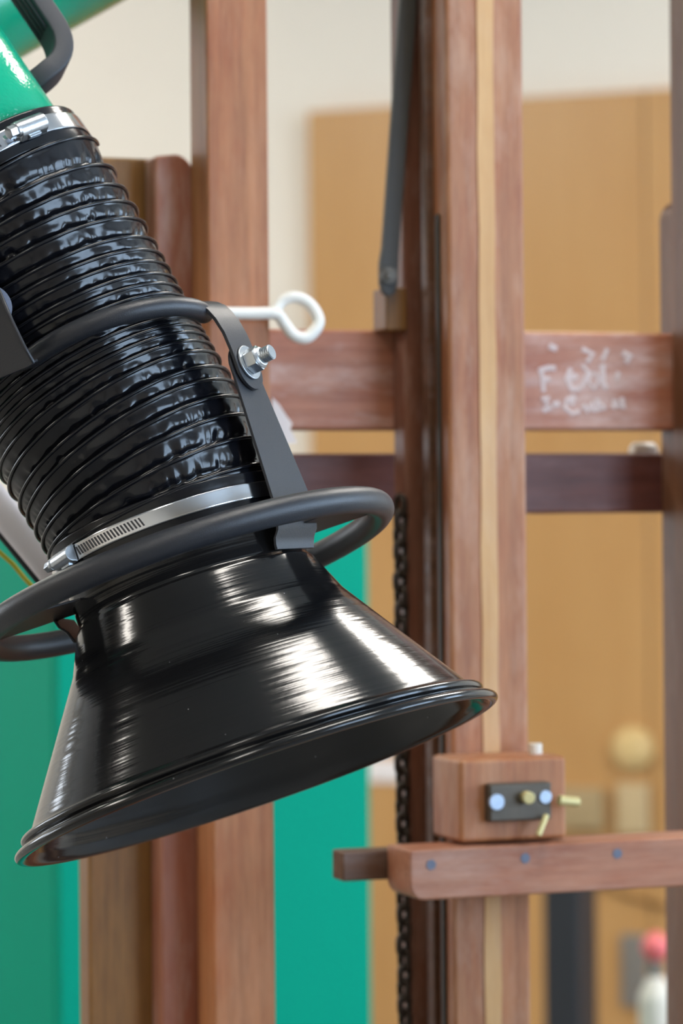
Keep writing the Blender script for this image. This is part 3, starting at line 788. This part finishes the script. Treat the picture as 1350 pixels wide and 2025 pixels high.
def on_panel(name, px0, px1, py0, py1, th, mat, label, cat, round_=False):
    p0, z1 = on_back(px0, py0, .045); p1, z0 = on_back(px1, py1, .045)
    o = empty(name, room((p0 + p1) / 2, -.0415, (z0 + z1) / 2), label, cat, ROOM_A)
    w, h = (p1 - p0) / 2, (z1 - z0) / 2
    if round_:
        fixn(mk('disc', *joinm(cyl((0, 0, 0), (0, -1, 0), w, th * .6, 40), cyl((0, -th * .6, 0), (0, -1, 0), w * .8, th * .4, 40, r2=w * .6)), mat, o, bevel=.002))
    else:
        box('plate', mat, o, (-w, -th, -h), (w, 0, h), bevel=.004)
        box('insert', mat, o, (-w * .5, -th - .004, -h * .5), (w * .5, -th, h * .5), bevel=.002)
    return o
on_panel('round_switch', 1212, 1292, 1440, 1518, .03, M['pale'], 'round cream wall fitting on the ochre panelling', 'wall fitting', True)
on_panel('socket_plate', 1222, 1284, 1548, 1650, .02, M['buff'], 'pale upright socket plate under the round cream fitting', 'socket')
on_panel('socket_plate', 1108, 1196, 1556, 1640, .02, M['buff2'], 'grey-buff socket plate just right of the bronze catch', 'socket')
on_panel('push_plate', 1228, 1280, 1846, 1992, .012, M['greyplate'], 'upright grey metal push plate low on the ochre panelling', 'push plate')
on_panel('paper_note', 722, 792, 1500, 1548, .003, M['paper'], 'small white paper note on the panelling beside the chain', 'note')
# black upright stand before the panelling
bs = at(1128, 1900, 5.6); bs[2] = 0
st = empty('black_stand', bs, 'narrow black upright cabinet standing before the ochre panelling', 'stand', ROOM_A)
zt_ = at(1128, 1722, 5.6)[2]; hw_ = 38 / FPX * 5.6
box('body', M['black'], st, (-hw_, -.05, .03), (hw_, .05, zt_), bevel=.006)
box('foot_plate', M['black'], st, (-hw_ - .05, -.13, 0), (hw_ + .05, .13, .03), bevel=.006)
# red-capped bottle on a stool
bt = at(1297, 2000, 4.6)
stool_h = .5
sp = np.array([bt[0], bt[1], 0])
sto = empty('wooden_stool', sp, 'plain wooden stool under the red-capped bottle', 'stool')
fixn(mk('seat', *joinm(cyl((0, 0, stool_h - .03), (0, 0, 1), .16, .03, 32)), M['w_dark'], sto, bevel=.004))
for a in (45, 135, 225, 315):
    ca, sa = math.cos(math.radians(a)), math.sin(math.radians(a))
    fixn(mk('leg', *tubem([(ca * .15, sa * .15, 0), (ca * .11, sa * .11, stool_h - .025)], .014, 12, (1, 0, 0)), M['w_darkz'], sto))
btl = empty('bottle', (sp[0], sp[1], stool_h), 'white bottle with a bulbous red cap, half behind the right upright', 'bottle')
zc0 = at(1297, 1930, 4.6)[2] - stool_h; zc1 = at(1297, 1905, 4.6)[2] - stool_h; zc2 = at(1297, 1842, 4.6)[2] - stool_h
X, Y_, Z = np.array([1., 0, 0]), np.array([0, -1., 0]), np.array([0, 0, 1.])
fixn(mk('bottle_body', *lathem(fillet([(.001, 0), (.001, 0), (.026, 0), (.026, zc0 - .03), (.012, zc0), (.001, zc0)], .006, 4), np.zeros(3), Z, X, Y_, 32, closed=False), M['bottle'], btl, smooth=True))
fixn(mk('neck', *cyl((0, 0, zc0 - .002), Z, .010, zc1 - zc0 + .006, 20), M['greyplate'], btl))
h_ = zc2 - zc1
fixn(mk('cap', *lathem([(.001, zc1)] + [(.0205 * math.sin(math.pi * t) ** .6 + .001, zc1 + h_ * t) for t in np.linspace(.04, .96, 12)] + [(.001, zc2)], np.zeros(3), Z, X, Y_, 28, closed=False), M['red'], btl, smooth=True))
# thin brown strip laid on the panelling to draw a slanting brown line
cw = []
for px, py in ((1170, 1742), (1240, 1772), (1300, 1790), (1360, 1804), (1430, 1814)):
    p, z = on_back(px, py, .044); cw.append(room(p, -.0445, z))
mk('panel_line', *tubem(cw, .0045, 8, (0, 0, 1)), M['w_brown'], smooth=True, origin=cw[0], label='thin brown line slanting across the panelling below the ledge', cat='cable').location = cw[0]
